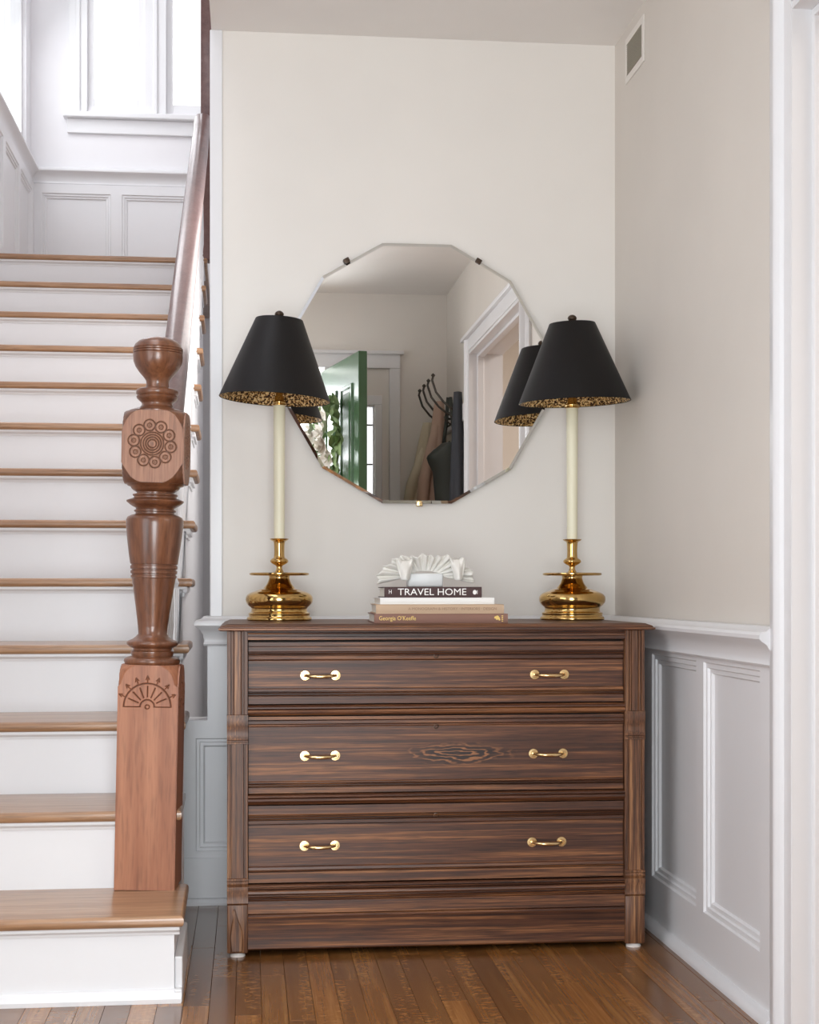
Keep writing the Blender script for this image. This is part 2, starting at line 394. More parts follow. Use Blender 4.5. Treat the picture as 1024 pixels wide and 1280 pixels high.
# left wall with the big window, landing side window
def wall_with_holes(axis, pos, thick, a0, a1, z0, z1, holes):
    bm = bmesh.new(); hs = sorted(holes); cur = a0
    def B(p, q, r, s):
        if q-p < 1e-4 or s-r < 1e-4: return
        if axis == 0: box(bm, (pos, p, r), (pos+thick, q, s))
        else: box(bm, (p, pos, r), (q, pos+thick, s))
    for h0, h1, hz0, hz1 in hs:
        B(cur, h0, z0, z1); B(h0, h1, z0, hz0); B(h0, h1, hz1, z1); cur = h1
    B(cur, a1, z0, z1); return bm
struct('wall_left', wall_with_holes(0, XL-.12, .12, YF-.15, 8.75, 0, 5, [(1.1, 2.8, .5, 2.35), (7.25, 8.44, 3.33, 4.9)]), M['hall'])
YL = 8.62
struct('wall_landing', wall_with_holes(1, YL, .12, XL, .6, 0, 5, [(-.89, -.575, 3.62, 4.85), (-.455, -.15, 3.60, 4.85)]), M['hall'])
struct('wall_front_upper', bx((XL, YF-.15, 2.25), (XC, YF, 5)), M['hall'])
struct('ceiling_stair_hall', bx((XL-.12, YF-.15, 5), (.6, 8.75, 5.1)), M['ceiling'])

def window(name, axis, pos, face, a0, a1, z0, z1, mull, f=.036):
    """sash window in a wall hole; face=+1/-1 direction of the room side along the wall normal"""
    bm = bmesh.new()
    def B(p, q, r, s, d0, d1, bev=.002):
        if axis == 0: box(bm, (pos+d0, p, r), (pos+d1, q, s), bev)
        else: box(bm, (p, pos+d0, r), (q, pos+d1, s), bev)
    d0, d1 = -.03, .03
    for p, q, r, s in ((a0, a0+f, z0, z1), (a1-f, a1, z0, z1), (a0+f, a1-f, z0, z0+f*1.3), (a0+f, a1-f, z1-f, z1)): B(p, q, r, s, d0, d1)
    for k in range(1, mull[0]): t = a0+(a1-a0)*k/mull[0]; B(t-.012, t+.012, z0, z1, d0*.6, d1*.6)
    for k in range(1, mull[1]): t = z0+(z1-z0)*k/mull[1]; B(a0, a1, t-.012, t+.012, d0*.6, d1*.6)
    w = struct(name, bm, M['trim'])
    bm = bmesh.new(); B(a0+.01, a1-.01, z0+.01, z1-.01, -.002, .002, 0)
    obj('glass_pane', bm, M['glass'], w); return w
window('window_1', 1, YL+.04, -1, -.89, -.575, 3.62, 4.85, (1, 1))
window('window_2', 1, YL+.04, -1, -.455, -.15, 3.60, 4.85, (1, 1))
window('window_3', 0, XL-.05, 1, 7.25, 8.44, 3.33, 4.9, (1, 1))
window('window_4', 0, XL-.06, 1, 1.1, 2.8, .5, 2.35, (3, 2))
# landing trim: casing, sill, chair rail, wainscot panels
bm = bmesh.new()
for a, b_ in ((-.99, -.89), (-.575, -.455), (-.15, -.05)):
    box(bm, (a, YL-.022, 3.575), (b_, YL, 4.85), .003)
    mid = (a+b_)/2; box(bm, (mid-.012, YL-.032, 3.575), (mid+.012, YL-.0221, 4.85), .004)
box(bm, (-.99, YL-.022, 4.85), (-.05, YL, 4.95), .003)
box(bm, (-1.02, YL-.06, 3.545), (-.02, YL+.03, 3.575), .006); box(bm, (-1.0, YL-.022, 3.465), (-.04, YL, 3.545), .004)
struct('trim_6', bm, M['trim'])
LZ = 2.477
def shift(p, dz): return [(d*1.3, (z-.758)*1.15+dz) for d, z in p]
lp = shift(wainscot_profile(), LZ+.70)
struct('trim_7', prism(bmesh.new(), [(YL-d, z) for d, z in lp], 0, XL, .5), M['trim'], smooth=True)
struct('trim_8', prism(bmesh.new(), [(XL+d, z) for d, z in lp], 1, 7.0, YL), M['trim'], smooth=True)
bm = bmesh.new()
for a in (-1.14, -.70, -.26): nested(bm, (a, YL-.02, LZ+.10), (1, 0, 0), (0, 0, 1), (0, 1, 0), .38, .55, STEP)
for a, b_ in ((XL, -1.14), (-.76, -.70), (-.32, -.26), (.12, .5)): box(bm, (a, YL-.02, LZ+.10), (b_, YL, LZ+.65))
box(bm, (XL, YL-.02, LZ), (.5, YL, LZ+.10)); box(bm, (XL, YL-.02, LZ+.65), (.5, YL, LZ+.70))
for a in (7.1, 7.62, 8.12): nested(bm, (XL+.02, a, LZ+.10), (0, 1, 0), (0, 0, 1), (-1, 0, 0), .44 if a < 8 else .42, .55, STEP)
for a, b_ in ((6.9, 7.1), (7.54, 7.62), (8.06, 8.12), (8.54, YL-.02)): box(bm, (XL, a, LZ+.10), (XL+.02, b_, LZ+.65))
box(bm, (XL, 6.9, LZ), (XL+.02, YL-.02, LZ+.10)); box(bm, (XL, 6.9, LZ+.65), (XL+.02, YL-.02, LZ+.70))
struct('trim_9', bm, M['trim'], recalc=False)
# front wall behind the camera with the door opening and a narrow sidelight; seen in the mirror
struct('wall_front', wall_with_holes(1, YF-.15, .15, XL, XR+.12, 0, 2.565, [(-.54, .42, 0, 2.15), (.64, .70, .35, 1.95)]), M['wall'])
bm = bmesh.new()
for a, b_ in ((.42, .50), (.84, .78), (-.64, -.54)): box(bm, (a, YF, 0), (b_, YF+.022, 2.15), .003)
box(bm, (-.64, YF, 2.15), (.84, YF+.024, 2.236), .003); box(bm, (-.66, YF, 2.226), (.86, YF+.04, 2.246), .004)
box(bm, (.60, YF, .3), (.64, YF+.012, 1.95), .002); box(bm, (.70, YF, .3), (.74, YF+.012, 1.95), .002); box(bm, (.60, YF, 1.95), (.74, YF+.012, 2.0), .002)
struct('trim_10', bm, M['trim'])
w5 = window('window_5', 1, YF-.07, 1, .64, .70, .35, 1.95, (1, 1), .007)
bm = bmesh.new()
for z in (.7, 1.25, 1.62, 1.84): box(bm, (.645, YF-.076, z), (.695, YF-.064, z+.008))
obj('leading', bm, M['metal'], w5)
struct('porch_floor', bx((-2.5, -4, -.12), (3.3, YF-.16, -.02)), M['stone'])
# side room seen through the wide opening
struct('wall_side_room', box(box(box(bx((XR+.14, .3, 0), (3.6, .4, CZ)), (3.5, .3, 0), (3.6, 4.6, CZ)), (XR+.14, 4.5, 0), (3.6, 4.6, CZ)), (XR+.14, .3, CZ), (3.6, 4.6, CZ+.1)), M['wall'])
struct('floor_side_room', bx((XR+.03, .3, -.05), (3.6, 4.6, -.001)), M['oak'])
fr = thing('wooden_strip', 'narrow orange wooden strip on the side room wall, seen in the mirror', 'wooden strip', (2.0, .42, 1.75))  # small upright piece of orange wood; holds no picture
obj('frame', bx((2.0-.022, .402, 1.60), (2.0+.022, .43, 1.95), .004), M['wood_strip'], fr)
obj('backing', bx((2.0-.016, .40, 1.61), (2.0+.016, .41, 1.94)), M['wood_strip'], fr)

# ---------------------------------------------------------------- staircase
T, RZ, H0 = .314, .19, .197
st = thing('staircase', 'white staircase with brown oak treads, turned newel post and handrail rising beside the back wall', 'staircase', (-.1418, 3.409, 0), (0, 0, radians(.475)))
SX = -1.06
def tread(k):
    y0, y1 = T*k, T*(k+1)+.028
    z = H0+RZ*k
    if k == 12: y1 = 5.30
    xr = 0 if k == 0 else -.016
    if k == 0: y1 = .375
    bm = bmesh.new()
    th = .026
    box(bm, (SX, y0, z-th), (xr, y1, z))
    es = [e for e in bm.edges if all(abs(v.co.y-y0) < 1e-5 for v in e.verts) and abs(e.verts[0].co.z-e.verts[1].co.z) < 1e-5]
    es += [e for e in bm.edges if all(abs(v.co.x-xr) < 1e-5 for v in e.verts) and abs(e.verts[0].co.z-e.verts[1].co.z) < 1e-5]
    bmesh.ops.bevel(bm, geom=es, offset=.0095, segments=4, profile=.5, affect='EDGES')
    return obj('tread', bm, M['tread'], st, smooth=30.0, local=True)
for k in range(13):
    tread(k)
    y = T*k+.028; z = H0+RZ*k-.026; zb = 0 if k == 0 else H0+RZ*(k-1)
    xr = -.022 if k == 0 else -.046
    obj('riser', bx((SX, y, zb), (xr, y+.02, z)), M['trim'], st, local=True)
    cove = [(y+.001, z), (y-.016, z), (y-.016, z-.007), (y-.012, z-.010), (y-.006, z-.014), (y-.004, z-.020), (y+.001, z-.020)]
    obj('cove_moulding', prism(bmesh.new(), cove, 0, SX, xr+.012), M['trim'], st, local=True)
    if k:   # return cove below the open tread end
        yb = T*(k+1)+.01 if k < 12 else y+.3
        obj('return_cove', box(bx((xr, y-.014, z-.018), (xr+.014, yb, z), .003), (xr, y-.008, z-.03), (xr+.006, yb, z-.018)), M['trim'], st, local=True)
# outer stringer following the steps
pts = [(.372, 0)]
pts = [(.028, 0), (.028, H0-.026)]
prof = []
for k in range(0, 12):
    prof += [(T*k+.028, H0+RZ*k-.026), (T*(k+1)+.028, H0+RZ*k-.026)]
bm = bmesh.new()
poly = [(.37, 0), (.37, H0-.026)]
poly = [(.36, 0)]+[p for p in prof if p[0] > .35]+[(T*12+.028, H0+RZ*12-.026), (T*12+.5, H0+RZ*12-.026), (T*12+.5, 0)]
poly[0] = (T+.028, 0)
# ensure first step corner
f = prism(bm, poly, 0, -.066, -.046)
bmesh.ops.triangulate(bm, faces=[f_ for f_ in bm.faces if len(f_.verts) > 4])
obj('outer_stringer', bm, M['trim'], st, local=True)
# bottom step box side and skirting
obj('bottom_step_side', bx((-.04, .03, 0), (-.022, .40, H0-.026)), M['trim'], st, local=True)
obj('bottom_step_skirting', box(box(bx((-.022, .04, 0), (-.004, .40, .098), .004), (-.022, .02, .018), (-.0085, .40, .022)), (-.022, .016, .0), (-.004, .05, .03), .003), M['trim'], st, local=True)
obj('bottom_shoe', prism(bmesh.new(), [(.028, 0), (.012, 0), (.011, .010), (.016, .022), (.022, .028), (.028, .030)], 0, SX, -.006), M['trim'], st, local=True)
# handrail
def rail_pt(t):  # t in 0..1
    return Vector((-.064+.030*t, .40+3.28*t, 1.215+(3.10-1.215)*t))
rp = [rail_pt(i/16) for i in range(16)]
end = rail_pt(15/16)
rp += [Vector((-.035, 3.58, 3.06)), Vector((-.034, 3.66, 3.085)), Vector((-.032, 3.74, 3.10)), Vector((-.030, 3.80, 3.10))]
def sweep(bm, path, section):
    rings = []
    for i, p in enumerate(path):
        t = (path[min(i+1, len(path)-1)]-path[max(i-1, 0)]).normalized()
        s = t.cross(Vector((0, 0, 1))).normalized(); u = s.cross(t).normalized()
        rings.append([bm.verts.new(p+s*a+u*b_) for a, b_ in section])
    n = len(section)
    for A, B in zip(rings, rings[1:]):
        for k in range(n): bm.faces.new((A[k], A[(k+1) % n], B[(k+1) % n], B[k]))
    bm.faces.new(rings[0][::-1]); bm.faces.new(rings[-1]); return bm
sec = [(-.024, -.030), (.024, -.030), (.026, -.016), (.034, -.008), (.038, .006), (.034, .020), (.022, .030), (0, .034), (-.022, .030), (-.034, .020), (-.038, .006), (-.034, -.008), (-.026, -.016)]
obj('handrail', sweep(bmesh.new(), rp, sec), M['rail'], st, smooth=40.0, local=True)
# balusters, two or three on each tread
def baluster_mesh(h):
    bm = bmesh.new(); s = .017
    box(bm, (-s, -s, 0), (s, s, .16)); 
    pr = [(.012, .16), (.017, .175), (.011, .19), (.016, .24), (.0165, .30), (.012, h*.7), (.010, h-.2), (.015, h-.19), (.015, h-.17), (.012, h-.16)]
    lathe(bm, pr, 10); box(bm, (-s, -s, h-.16), (s, s, h)); return bm
for k in range(1, 12):
    for dy in (.05, .155, .26):
        y = T*k+dy
        if y < .50: continue
        t = (y-.40)/3.28; top = rail_pt(t).z-.045
        z = H0+RZ*k
        bm = baluster_mesh(top-z+.012)
        bmesh.ops.translate(bm, verts=bm.verts, vec=(rail_pt(t).x-.014, y, z))
        obj('baluster', bm, M['trim'], st, smooth=30.0, local=True)
# landing newel (tall square post), partly behind the wall
bm = bx((-.048, 3.80, LZ), (.055, 3.90, 3.95), .006)
box(bm, (-.058, 3.79, 3.95), (.065, 3.91, 3.98), .008); lathe(bm, smoothprof([(.03, 3.98), (.05, 4.02), (.03, 4.07), (0, 4.08)]), 24, (.0035, 3.85, 0))
obj('landing_newel', bm, M['rail'], st, smooth=30.0, local=True)

# newel: radial sections, square cut by a turned outline
NV = .001963
def zv(v): return EYE+(738-v)*NV
nw = thing('newel_post', '', '', (0, 0, 0)); del nw['label']; del nw['category']
nw.parent = st; nw.location = (-.100, .372, H0); nw.rotation_euler = (0, radians(1.12), radians(-4.4))
ROOT[nw.name] = Vector((0, 0, 0))
def nz(v): return zv(v)-H0-.004
def lp_(pts, z):
    if z <= pts[0][1]: return pts[0][0]
    for (r0, z0), (r1, z1) in zip(pts, pts[1:]):
        if z0 <= z <= z1: return r0+(r1-r0)*(z-z0)/(z1-z0+1e-9)
    return pts[-1][0]
def squared(h, outline, zs, seg=96):
    bm = bmesh.new(); rings = []
    for z in zs:
        rl = lp_(outline, z); ring = []
        for i in range(seg):
            a = 2*pi*i/seg; rs = h/max(abs(cos(a)), abs(sin(a)))
            r = min(rs, rl); ring.append(bm.verts.new((r*cos(a), r*sin(a), z)))
        rings.append(ring)
    for A, B in zip(rings, rings[1:]):
        for i in range(seg): bm.faces.new((A[i], A[(i+1) % seg], B[(i+1) % seg], B[i]))
    bm.faces.new(rings[0][::-1]); bm.faces.new(rings[-1]); return bm
def carved_face(h, outline, z0, z1, depth_fn, name, parent, side, mat, low=False):
    """height field laid on a flat face; side 0: towards -y, 1: towards +x. Kept only where the turned outline leaves the face flat"""
    st_ = .00100; na = int(2*h/st_); nzz = int((z1-z0)/st_)
    bm = bmesh.new(); lay = bm.verts.layers.float.new('groove'); V = {}
    zl_ = ([.001] if low else [])+[z0+(z1-z0)*j/nzz for j in range(nzz+1)]
    for i in range(na+1):
        a = -h+2*h*i/na
        for j, z in enumerate(zl_):
            if sqrt(a*a+h*h) > lp_(outline, z)+.0008: continue
            g = depth_fn(a, z); d = h+.0025-.0020*g
            co = (a, -d, z) if side == 0 else (d, a, z)
            v_ = bm.verts.new(co); v_[lay] = g; V[i, j] = v_
    for (i, j) in list(V):
        q = [V.get(k) for k in ((i, j), (i+1, j), (i+1, j+1), (i, j+1))]
        if all(q): bm.faces.new(q)
    # skirt back to the post so that the face has thickness
    edges = [e for e in bm.edges if len(e.link_faces) == 1]
    r = bmesh.ops.extrude_edge_only(bm, edges=edges)
    for v_ in r['geom']:
        if isinstance(v_, bmesh.types.BMVert):
            if side == 0: v_.co.y = -h+.002
            else: v_.co.x = h-.002
    return obj(name, bm, mat, parent, local=True)
px = .001926
hb = 37*px
# lower square post
ol = [(52.9*px*1.01, -1), (52.9*px*1.01, nz(856)), (49.5*px, nz(851)), (47.2*px, nz(840)), (44.6*px, nz(834)), (41*px, nz(829.5)), (39*px, nz(828))]
zs = [0, .1, .2, .3, .4]+[nz(870)+(nz(828)-nz(870))*i/16 for i in range(17)]
post = obj('square_post', squared(hb, ol, zs), M['newel_post'], nw, smooth=28.0, local=True)
def groove(d, w): return min(1, 1.3*max(0, 1-abs(d)/(w*.95)))
cz_, cx_ = nz(879), 0
def seg_d(px_, pz_, ax, az, bx_, bz_):
    dx, dz = bx_-ax, bz_-az; t = max(0, min(1, ((px_-ax)*dx+(pz_-az)*dz)/(dx*dx+dz*dz))); return sqrt((px_-ax-t*dx)**2+(pz_-az-t*dz)**2)
def sunburst(a, z):
    x_, y_ = a/px, (z-cz_)/px; r = sqrt(x_*x_+y_*y_); g = 0
    if r > 45 or y_ < -3.5: return 0
    if y_ > -.2: g = max(groove(r-29.3, 1.3), groove(r-8.8, 1.3))
    g = max(g, groove(r-2.6, 1.0)*.9)
    if 8.8 < abs(x_) < 30: g = max(g, groove(y_, .8))
    th = atan2(y_, x_)
    for k in range(7):
        t0 = radians(24+22*k)
        if abs(th-t0) < .4:
            d = abs(math.sin(th-t0))*r
            if 12 < r < 26: g = max(g, groove(d, 1.15))
            if 29 < r < 35: g = max(g, groove(d, .8)*.8)
            if 34 < r < 39:
                g = max(g, groove(d-(39-r)*.45, .8)*.9, groove(d, .7)*.8)
    return g
for side in (0, 1):
    carved_face(hb, ol, nz(915), nz(829), sunburst, 'sunburst_carving', post, side, M['carved_post'], True)
# turned vase
R = lambda v, w: (w*NV, nz(v))
vase = [R(828.5, 33), R(827, 34), R(824, 35), R(821.5, 34.2), R(819, 30), R(817.5, 25.5), R(814.5, 26.5), R(812, 26.5), R(810.5, 24), R(808, 24.5), R(806, 29), R(803.5, 31.8), R(801, 32), R(799, 30), R(797, 25), R(794, 21), R(790.5, 17.8), R(780, 18.6), R(760, 21.3), R(740, 24.2), R(720.5, 27.2), R(719.8, 28.4), R(717.6, 28.5), R(716.9, 27.2), R(715.4, 27.2), R(714.7, 28.8), R(711.6, 28.9), R(710.9, 27.5), R(709.6, 27.5), R(708.9, 29.2), R(705.6, 29.3), R(704.8, 28), R(703.5, 28), R(702.8, 29.4), R(690, 31.5), R(670, 34), R(655, 35.5), R(648, 35.6), R(644.5, 33.8), R(642, 29), R(640.5, 24), R(638.5, 24), R(637.5, 26), R(636, 26), R(635, 23.5), R(633, 24), R(631, 28), R(629, 31), R(625.5, 35.4), R(623.8, 35.6), R(622, 31), R(620.5, 26.5), R(618.8, 26.3), R(617.5, 28), R(616, 27.8), R(615, 23), R(613.5, 23.2), R(611, 27.5), R(608.5, 30), R(606.5, 31), R(605.5, 34.5), R(602.5, 36)]
obj('turned_vase', lathe(bmesh.new(), vase, 72), M['newel'], nw, smooth=50.0, local=True)
# carved block
hk = 38.2*px
ob = [(40*px, nz(603.5)), (42*px, nz(602)), (46*px, nz(597)), (50*px, nz(588)), (53.9*px, nz(579)), (54.6*px, nz(570)), (54.6*px, nz(548)), (53.4*px, nz(538)), (50.5*px, nz(528)), (46.5*px, nz(519.5)), (43.5*px, nz(515.8)), (40*px, nz(514))]
zs = [nz(603.5)+(nz(514)-nz(603.5))*i/40 for i in range(41)]
blk = obj('carved_block', squared(hk, ob, zs), M['newel'], nw, smooth=28.0, local=True)
rz_ = nz(556)
def rosette(a, z):
    x_, y_ = a/px, (z-rz_)/px; r = sqrt(x_*x_+y_*y_); g = 0
    if r > 34: return 0
    for q_ in (14.2, 11.2, 8.2, 5.2): g = max(g, groove(r-q_, 1.15))
    g = max(g, .6*max(0, 1-r/3.8))
    if r > 14.5:
        best = min(((x_-23.3*cos(radians(18+36*k+9)))**2+(y_-23.3*sin(radians(18+36*k+9)))**2, k) for k in range(10))
        d = sqrt(best[0]); g = max(g, groove(d-7.0, 1.15), groove(d-2.6, .9)*.8, .75*max(0, 1-d/2.6))
    return g
for side in (0, 1):
    carved_face(hk, ob, nz(603), nz(514.5), rosette, 'rosette_carving', blk, side, M['carved'])
# finial
fin = [R(515.5, 35), R(512.5, 35), R(511.5, 33), R(509, 26), R(507.5, 21), R(504, 18.8), R(501.5, 19.5), R(499, 22.5), R(496.5, 25), R(494, 25.8), R(492.5, 24.5), R(491, 26), R(488, 26.4), R(485.5, 25.5), R(484, 22), R(482.5, 14.5), R(478, 13.8), R(474, 14.3), R(470, 17), R(464, 22.5), R(457, 27.5), R(450, 30.3), R(443, 31), R(440.5, 30.8), R(440, 29.9), R(439.3, 30.9), R(437.6, 31), R(437, 30.1), R(436.3, 31), R(434.6, 31), R(434, 30), R(433.3, 30.6), R(429, 28.6), R(425, 24.5), R(421.5, 18), R(419.3, 10), R(418.6, 0)]
obj('finial', lathe(bmesh.new(), fin, 72), M['newel'], nw, smooth=50.0, local=True)

# ---------------------------------------------------------------- dresser
X0, X1, YD, YBK = -.052, 1.018, 3.835, 4.425
hz = lambda v: EYE-(v-738)*.0020105
dr = thing('dresser', 'dark oak chest of three wide drawers with brass pulls against the back wall', 'dresser', ((X0+X1)/2, (YD+YBK)/2, 0))
PW = .052
xi0, xi1 = X0+PW, X1-PW
# carcass sides and back
for a, b_ in ((X0+.006, X0+.028), (X1-.028, X1-.006)): obj('side_panel', bx((a, YD+.03, .03), (b_, YBK, hz(789))), M['dresser_v'], dr)
obj('back_panel', bx((X0+.02, YBK-.012, .06), (X1-.02, YBK, hz(789))), M['dresser_v'], dr)
obj('inner_carcass', bx((X0+.02, YD+.035, .04), (X1-.02, YD+.05, hz(800))), M['dresser_dark'], dr)
# top board with moulded edge: nested outline stack
top = bmesh.new()
zt = hz(779.8)
stk = [(.000, hz(788.6), .004), (.016, hz(788.6), 0), (.0215, hz(787.5), 0), (.0215, hz(785.6), 0), (.017, hz(784.8), 0), (.017, hz(784), 0), (.014, hz(782.6), 0), (.006, hz(781.2), 0), (.001, zt-.0006, 0), (-.004, zt, 0)]
prev = None
for o_, z, _ in stk:
    q4 = [top.verts.new(p) for p in ((X0-o_, YD-o_-.004, z), (X1+o_, YD-o_-.004, z), (X1+o_, YBK+.01, z), (X0-o_, YBK+.01, z))]
    if prev:
        for i in range(4): top.faces.new((prev[i], prev[(i+1) % 4], q4[(i+1) % 4], q4[i]))
    else: top.faces.new(q4[::-1])
    prev = q4
top.faces.new(prev)
obj('top_board', top, M['dresser_h'], dr)
def strip(name, prof, mat=None, x0=xi0, x1=xi1, par=None):
    """prof: (v, protrusion) list from top to bottom, front profile; closed at the back"""
    pts = [(YD-p, hz(v_)) for v_, p in prof]; bk = YD+.032
    pts = [(bk, hz(prof[0][0]))]+pts+[(bk, hz(prof[-1][0]))]
    return obj(name, prism(bmesh.new(), pts, 0, x0, x1), mat or M['dresser_h'], par or dr, smooth=25.0)
strip('frieze_rail', [(788.7, -.004), (790.5, -.004), (791, .000), (792.6, .001), (793, -.003), (795.4, -.003), (796, .001), (799.6, .001), (800.4, -.004)])
def bead(v0, p, w=3.4, h=.004):
    return [(v0, p), (v0+.15, p-.005), (v0+.8, p-.005), (v0+1.0, p+h*.5), (v0+w/2+.3, p+h), (v0+w-.3, p+h*.5), (v0+w-.1, p-.005), (v0+w+.5, p-.005), (v0+w+.6, p)]
d1 = [(803, -.010), (807.8, -.010), (808.2, -.012), (808.8, -.010), (814.5, -.010), (815, -.012)]+bead(815.8, -.010)+[(820.6, -.0115)]+[(824.5, -.012), (826.5, -.017), (827.5, -.017)]+[(861, -.017), (862, -.012), (864.5, -.012)]+bead(865, -.011, 2.6)+bead(868.4, -.011, 2.6)+[(872, -.011), (880.4, -.011), (881, -.014)]
d2 = [(896.5, -.010), (900.5, -.010), (901, -.013), (901.8, -.010), (905.5, -.010), (906.2, -.013), (907, -.010), (908, -.010), (909.5, -.015), (977.5, -.015), (978.6, -.011)]+bead(979.5, -.011, 2.4)+bead(982.8, -.011, 2.2)+[(986, -.011), (992.4, -.011), (993, -.014)]
d3 = [(1008, -.010), (1019, -.010), (1019.6, -.013)]+bead(1020.6, -.010, 2.6)+bead(1024, -.010, 2.2)+[(1027, -.011), (1031, -.011), (1032.5, -.016), (1084, -.016), (1085.5, -.012)]+bead(1088.5, -.011, 2.6)+[(1092.5, -.011), (1104.5, -.011), (1105, -.014)]
r1 = [(882, -.004), (883, -.001), (884.2, .003), (886, .003), (887, -.002), (888, .002), (890, .004), (892, .003), (893, -.002), (894.4, -.006)]
r2 = [(994, -.004), (995, .001), (997, .003), (998, -.002), (999, .002), (1001.6, .004), (1003, .001), (1004, -.002), (1006.3, -.006)]
strip('drawer_rail', r1); strip('drawer_rail', r2)
dws = []
for prof in (d1, d2, d3):
    dws.append(strip('drawer', prof, M['dresser_knot'] if prof is d2 else None, x0=xi0+.0015, x1=xi1-.0015))
strip('base_rail', [(1106.5, -.006), (1108, -.002)]+bead(1109, -.001, 3.0)+[(1113, .001), (1114.5, .004), (1117, .005), (1119, .002), (1119.6, -.002)]+bead(1120.4, -.002, 3.2)+[(1125, -.001), (1127, -.005), (1142.5, -.005), (1143.2, -.008)])
strip('bottom_board', [(1143.4, -.010), (1144.2, -.005), (1146.5, -.002), (1150, -.004), (1186, -.004), (1188, -.007)])
# drawer gaps are the dark inner carcass. posts
def postx(name, xa, v0, v1, fl):
    xs = xa; z0, z1 = hz(v1), hz(v0)
    pts = [(xs, YD+.036)]
    W_ = PW
    if fl:
        prof = [(0, -.001), (.001, .0015), (.0085, .0015), (.0095, -.003), (.0115, -.003), (.0125, .001), (.0155, .001), (.0165, -.002), (.018, 0), (.034, 0), (.0355, -.002), (.0365, .001), (.0395, .001), (.0405, -.003), (.0425, -.003), (.0435, .0015), (.051, .0015), (.052, -.001)]
    else:
        prof = [(0, -.001), (.001, .0), (.006, .0), (.007, -.002), (.0095, -.002), (.011, .001), (.040, .001), (.0415, -.003), (.044, -.003), (.045, .0), (.051, .0), (.052, -.001)]
    pts += [(xs+a, YD-p) for a, p in prof]+[(xs+W_, YD+.036)]
    bm = prism(bmesh.new(), pts, 2, z0, z1)
    return obj(name, bm, M['dresser_v'], dr)
for xa, dv in ((X0, 0), (X1-PW, -1)):
    postx('post_moulding', xa, 789, 893+dv, True); postx('post_moulding', xa, 930+dv, 1097+dv, False)
    def pblock(prof):
        pts = [(YD+.036, hz(prof[0][0]))]+[(YD-p*.6, hz(v_)) for v_, p in prof]+[(YD+.036, hz(prof[-1][0]))]
        return obj('post_block', prism(bmesh.new(), pts, 0, xa-.0004, xa+PW+.0004), M['dresser_v'], dr, smooth=25.0)
    pblock([(893+dv, .001), (893.6+dv, .005), (897+dv, .007), (902+dv, .009), (908+dv, .006), (913+dv, .003), (918+dv, .003), (923+dv, .008), (924.5+dv, .010), (925.4+dv, .004), (927+dv, .004), (927.6+dv, .009), (929.6+dv, .009), (930+dv, .002)])
    pblock([(1097+dv, .002), (1098+dv, .007), (1100+dv, .007), (1101+dv, .003), (1104+dv, .008), (1107+dv, .003), (1108+dv, .009), (1112+dv, .010), (1118+dv, .006), (1124+dv, .007), (1128+dv, .009), (1130+dv, .003)])
    ft = bx((xa, YD-.004, .010), (xa+PW, YD+.036, hz(1130+dv)), .0035)
    obj('foot', ft, M['dresser_v'], dr, smooth=30.0)
    # chipped, splintered face of the left foot
    if xa == X0:
        chip = bmesh.new()
        out_ = [(.012, hz(1137)), (.020, hz(1134)), (.025, hz(1145)), (.034, hz(1156)), (.038, hz(1163)), (.041, hz(1176)), (.038, hz(1190)), (.011, hz(1190)), (.0065, hz(1170)), (.010, hz(1157)), (.015, hz(1146))]
        A_ = [chip.verts.new((xa+a, YD-.0042, z)) for a, z in out_]; cc = Vector((xa+.024, 0, hz(1165)))
        B_ = [chip.verts.new((xa+.024+(a-.024)*.86, YD-.0062-.002*random.random(), cc.z+(z-cc.z)*.9)) for a, z in out_]
        for i in range(len(A_)): chip.faces.new((A_[i], A_[(i+1) % len(A_)], B_[(i+1) % len(A_)], B_[i]))
        chip.faces.new(B_); o = obj('splintered_veneer', chip, M['dresser_v'], dr)
        o['label'] = 'chipped splintered wood on the foot'
    g = obj('felt_glide', lathe(bmesh.new(), [(.019, 0), (.019, .004), (.012, .0105)], 20, (xa+PW/2, YD+.016, 0)), M['felt'], dr)
    obj('rear_foot', bx((xa, YBK-.05, 0), (xa+PW, YBK, .05)), M['dresser_v'], dr)
# brass pulls and keyholes
def pull(cx, cz, par):
    bm = bmesh.new(); yf = YD+.0165; half = .0385
    for s in (-1, 1):
        b2 = bmesh.new(); lathe(b2, [(.0130, 0), (.0132, .0012), (.0122, .0026), (.0066, .0030), (.0060, .0022), (.0042, .0022), (.0040, .0046), (.0022, .0056), (0, .0058)], 24)
        bmesh.ops.rotate(b2, verts=b2.verts, matrix=Matrix.Rotation(pi/2, 3, 'X')); bmesh.ops.translate(b2, verts=b2.verts, vec=(cx+s*half, yf, cz))
        me_ = bpy.data.meshes.new('t'); b2.to_mesh(me_); b2.free(); bm.from_mesh(me_); bpy.data.meshes.remove(me_)
    pth, rd = [], []
    for i in range(17):
        t = -1+i/8; xx = half*t*.98; dep = .006+.020*(1-abs(t)**3.2)
        pth.append((cx+xx, yf-dep, cz-.0015*(1-t*t))); rd.append(.0030+.0019*(1-t*t)**.8)
    tube(bm, pth, rd, 12)
    return obj('pull', bm, M['pull'], par, smooth=40.0)
zc_l, zc_r = 1911/3.81, 1911/3.87
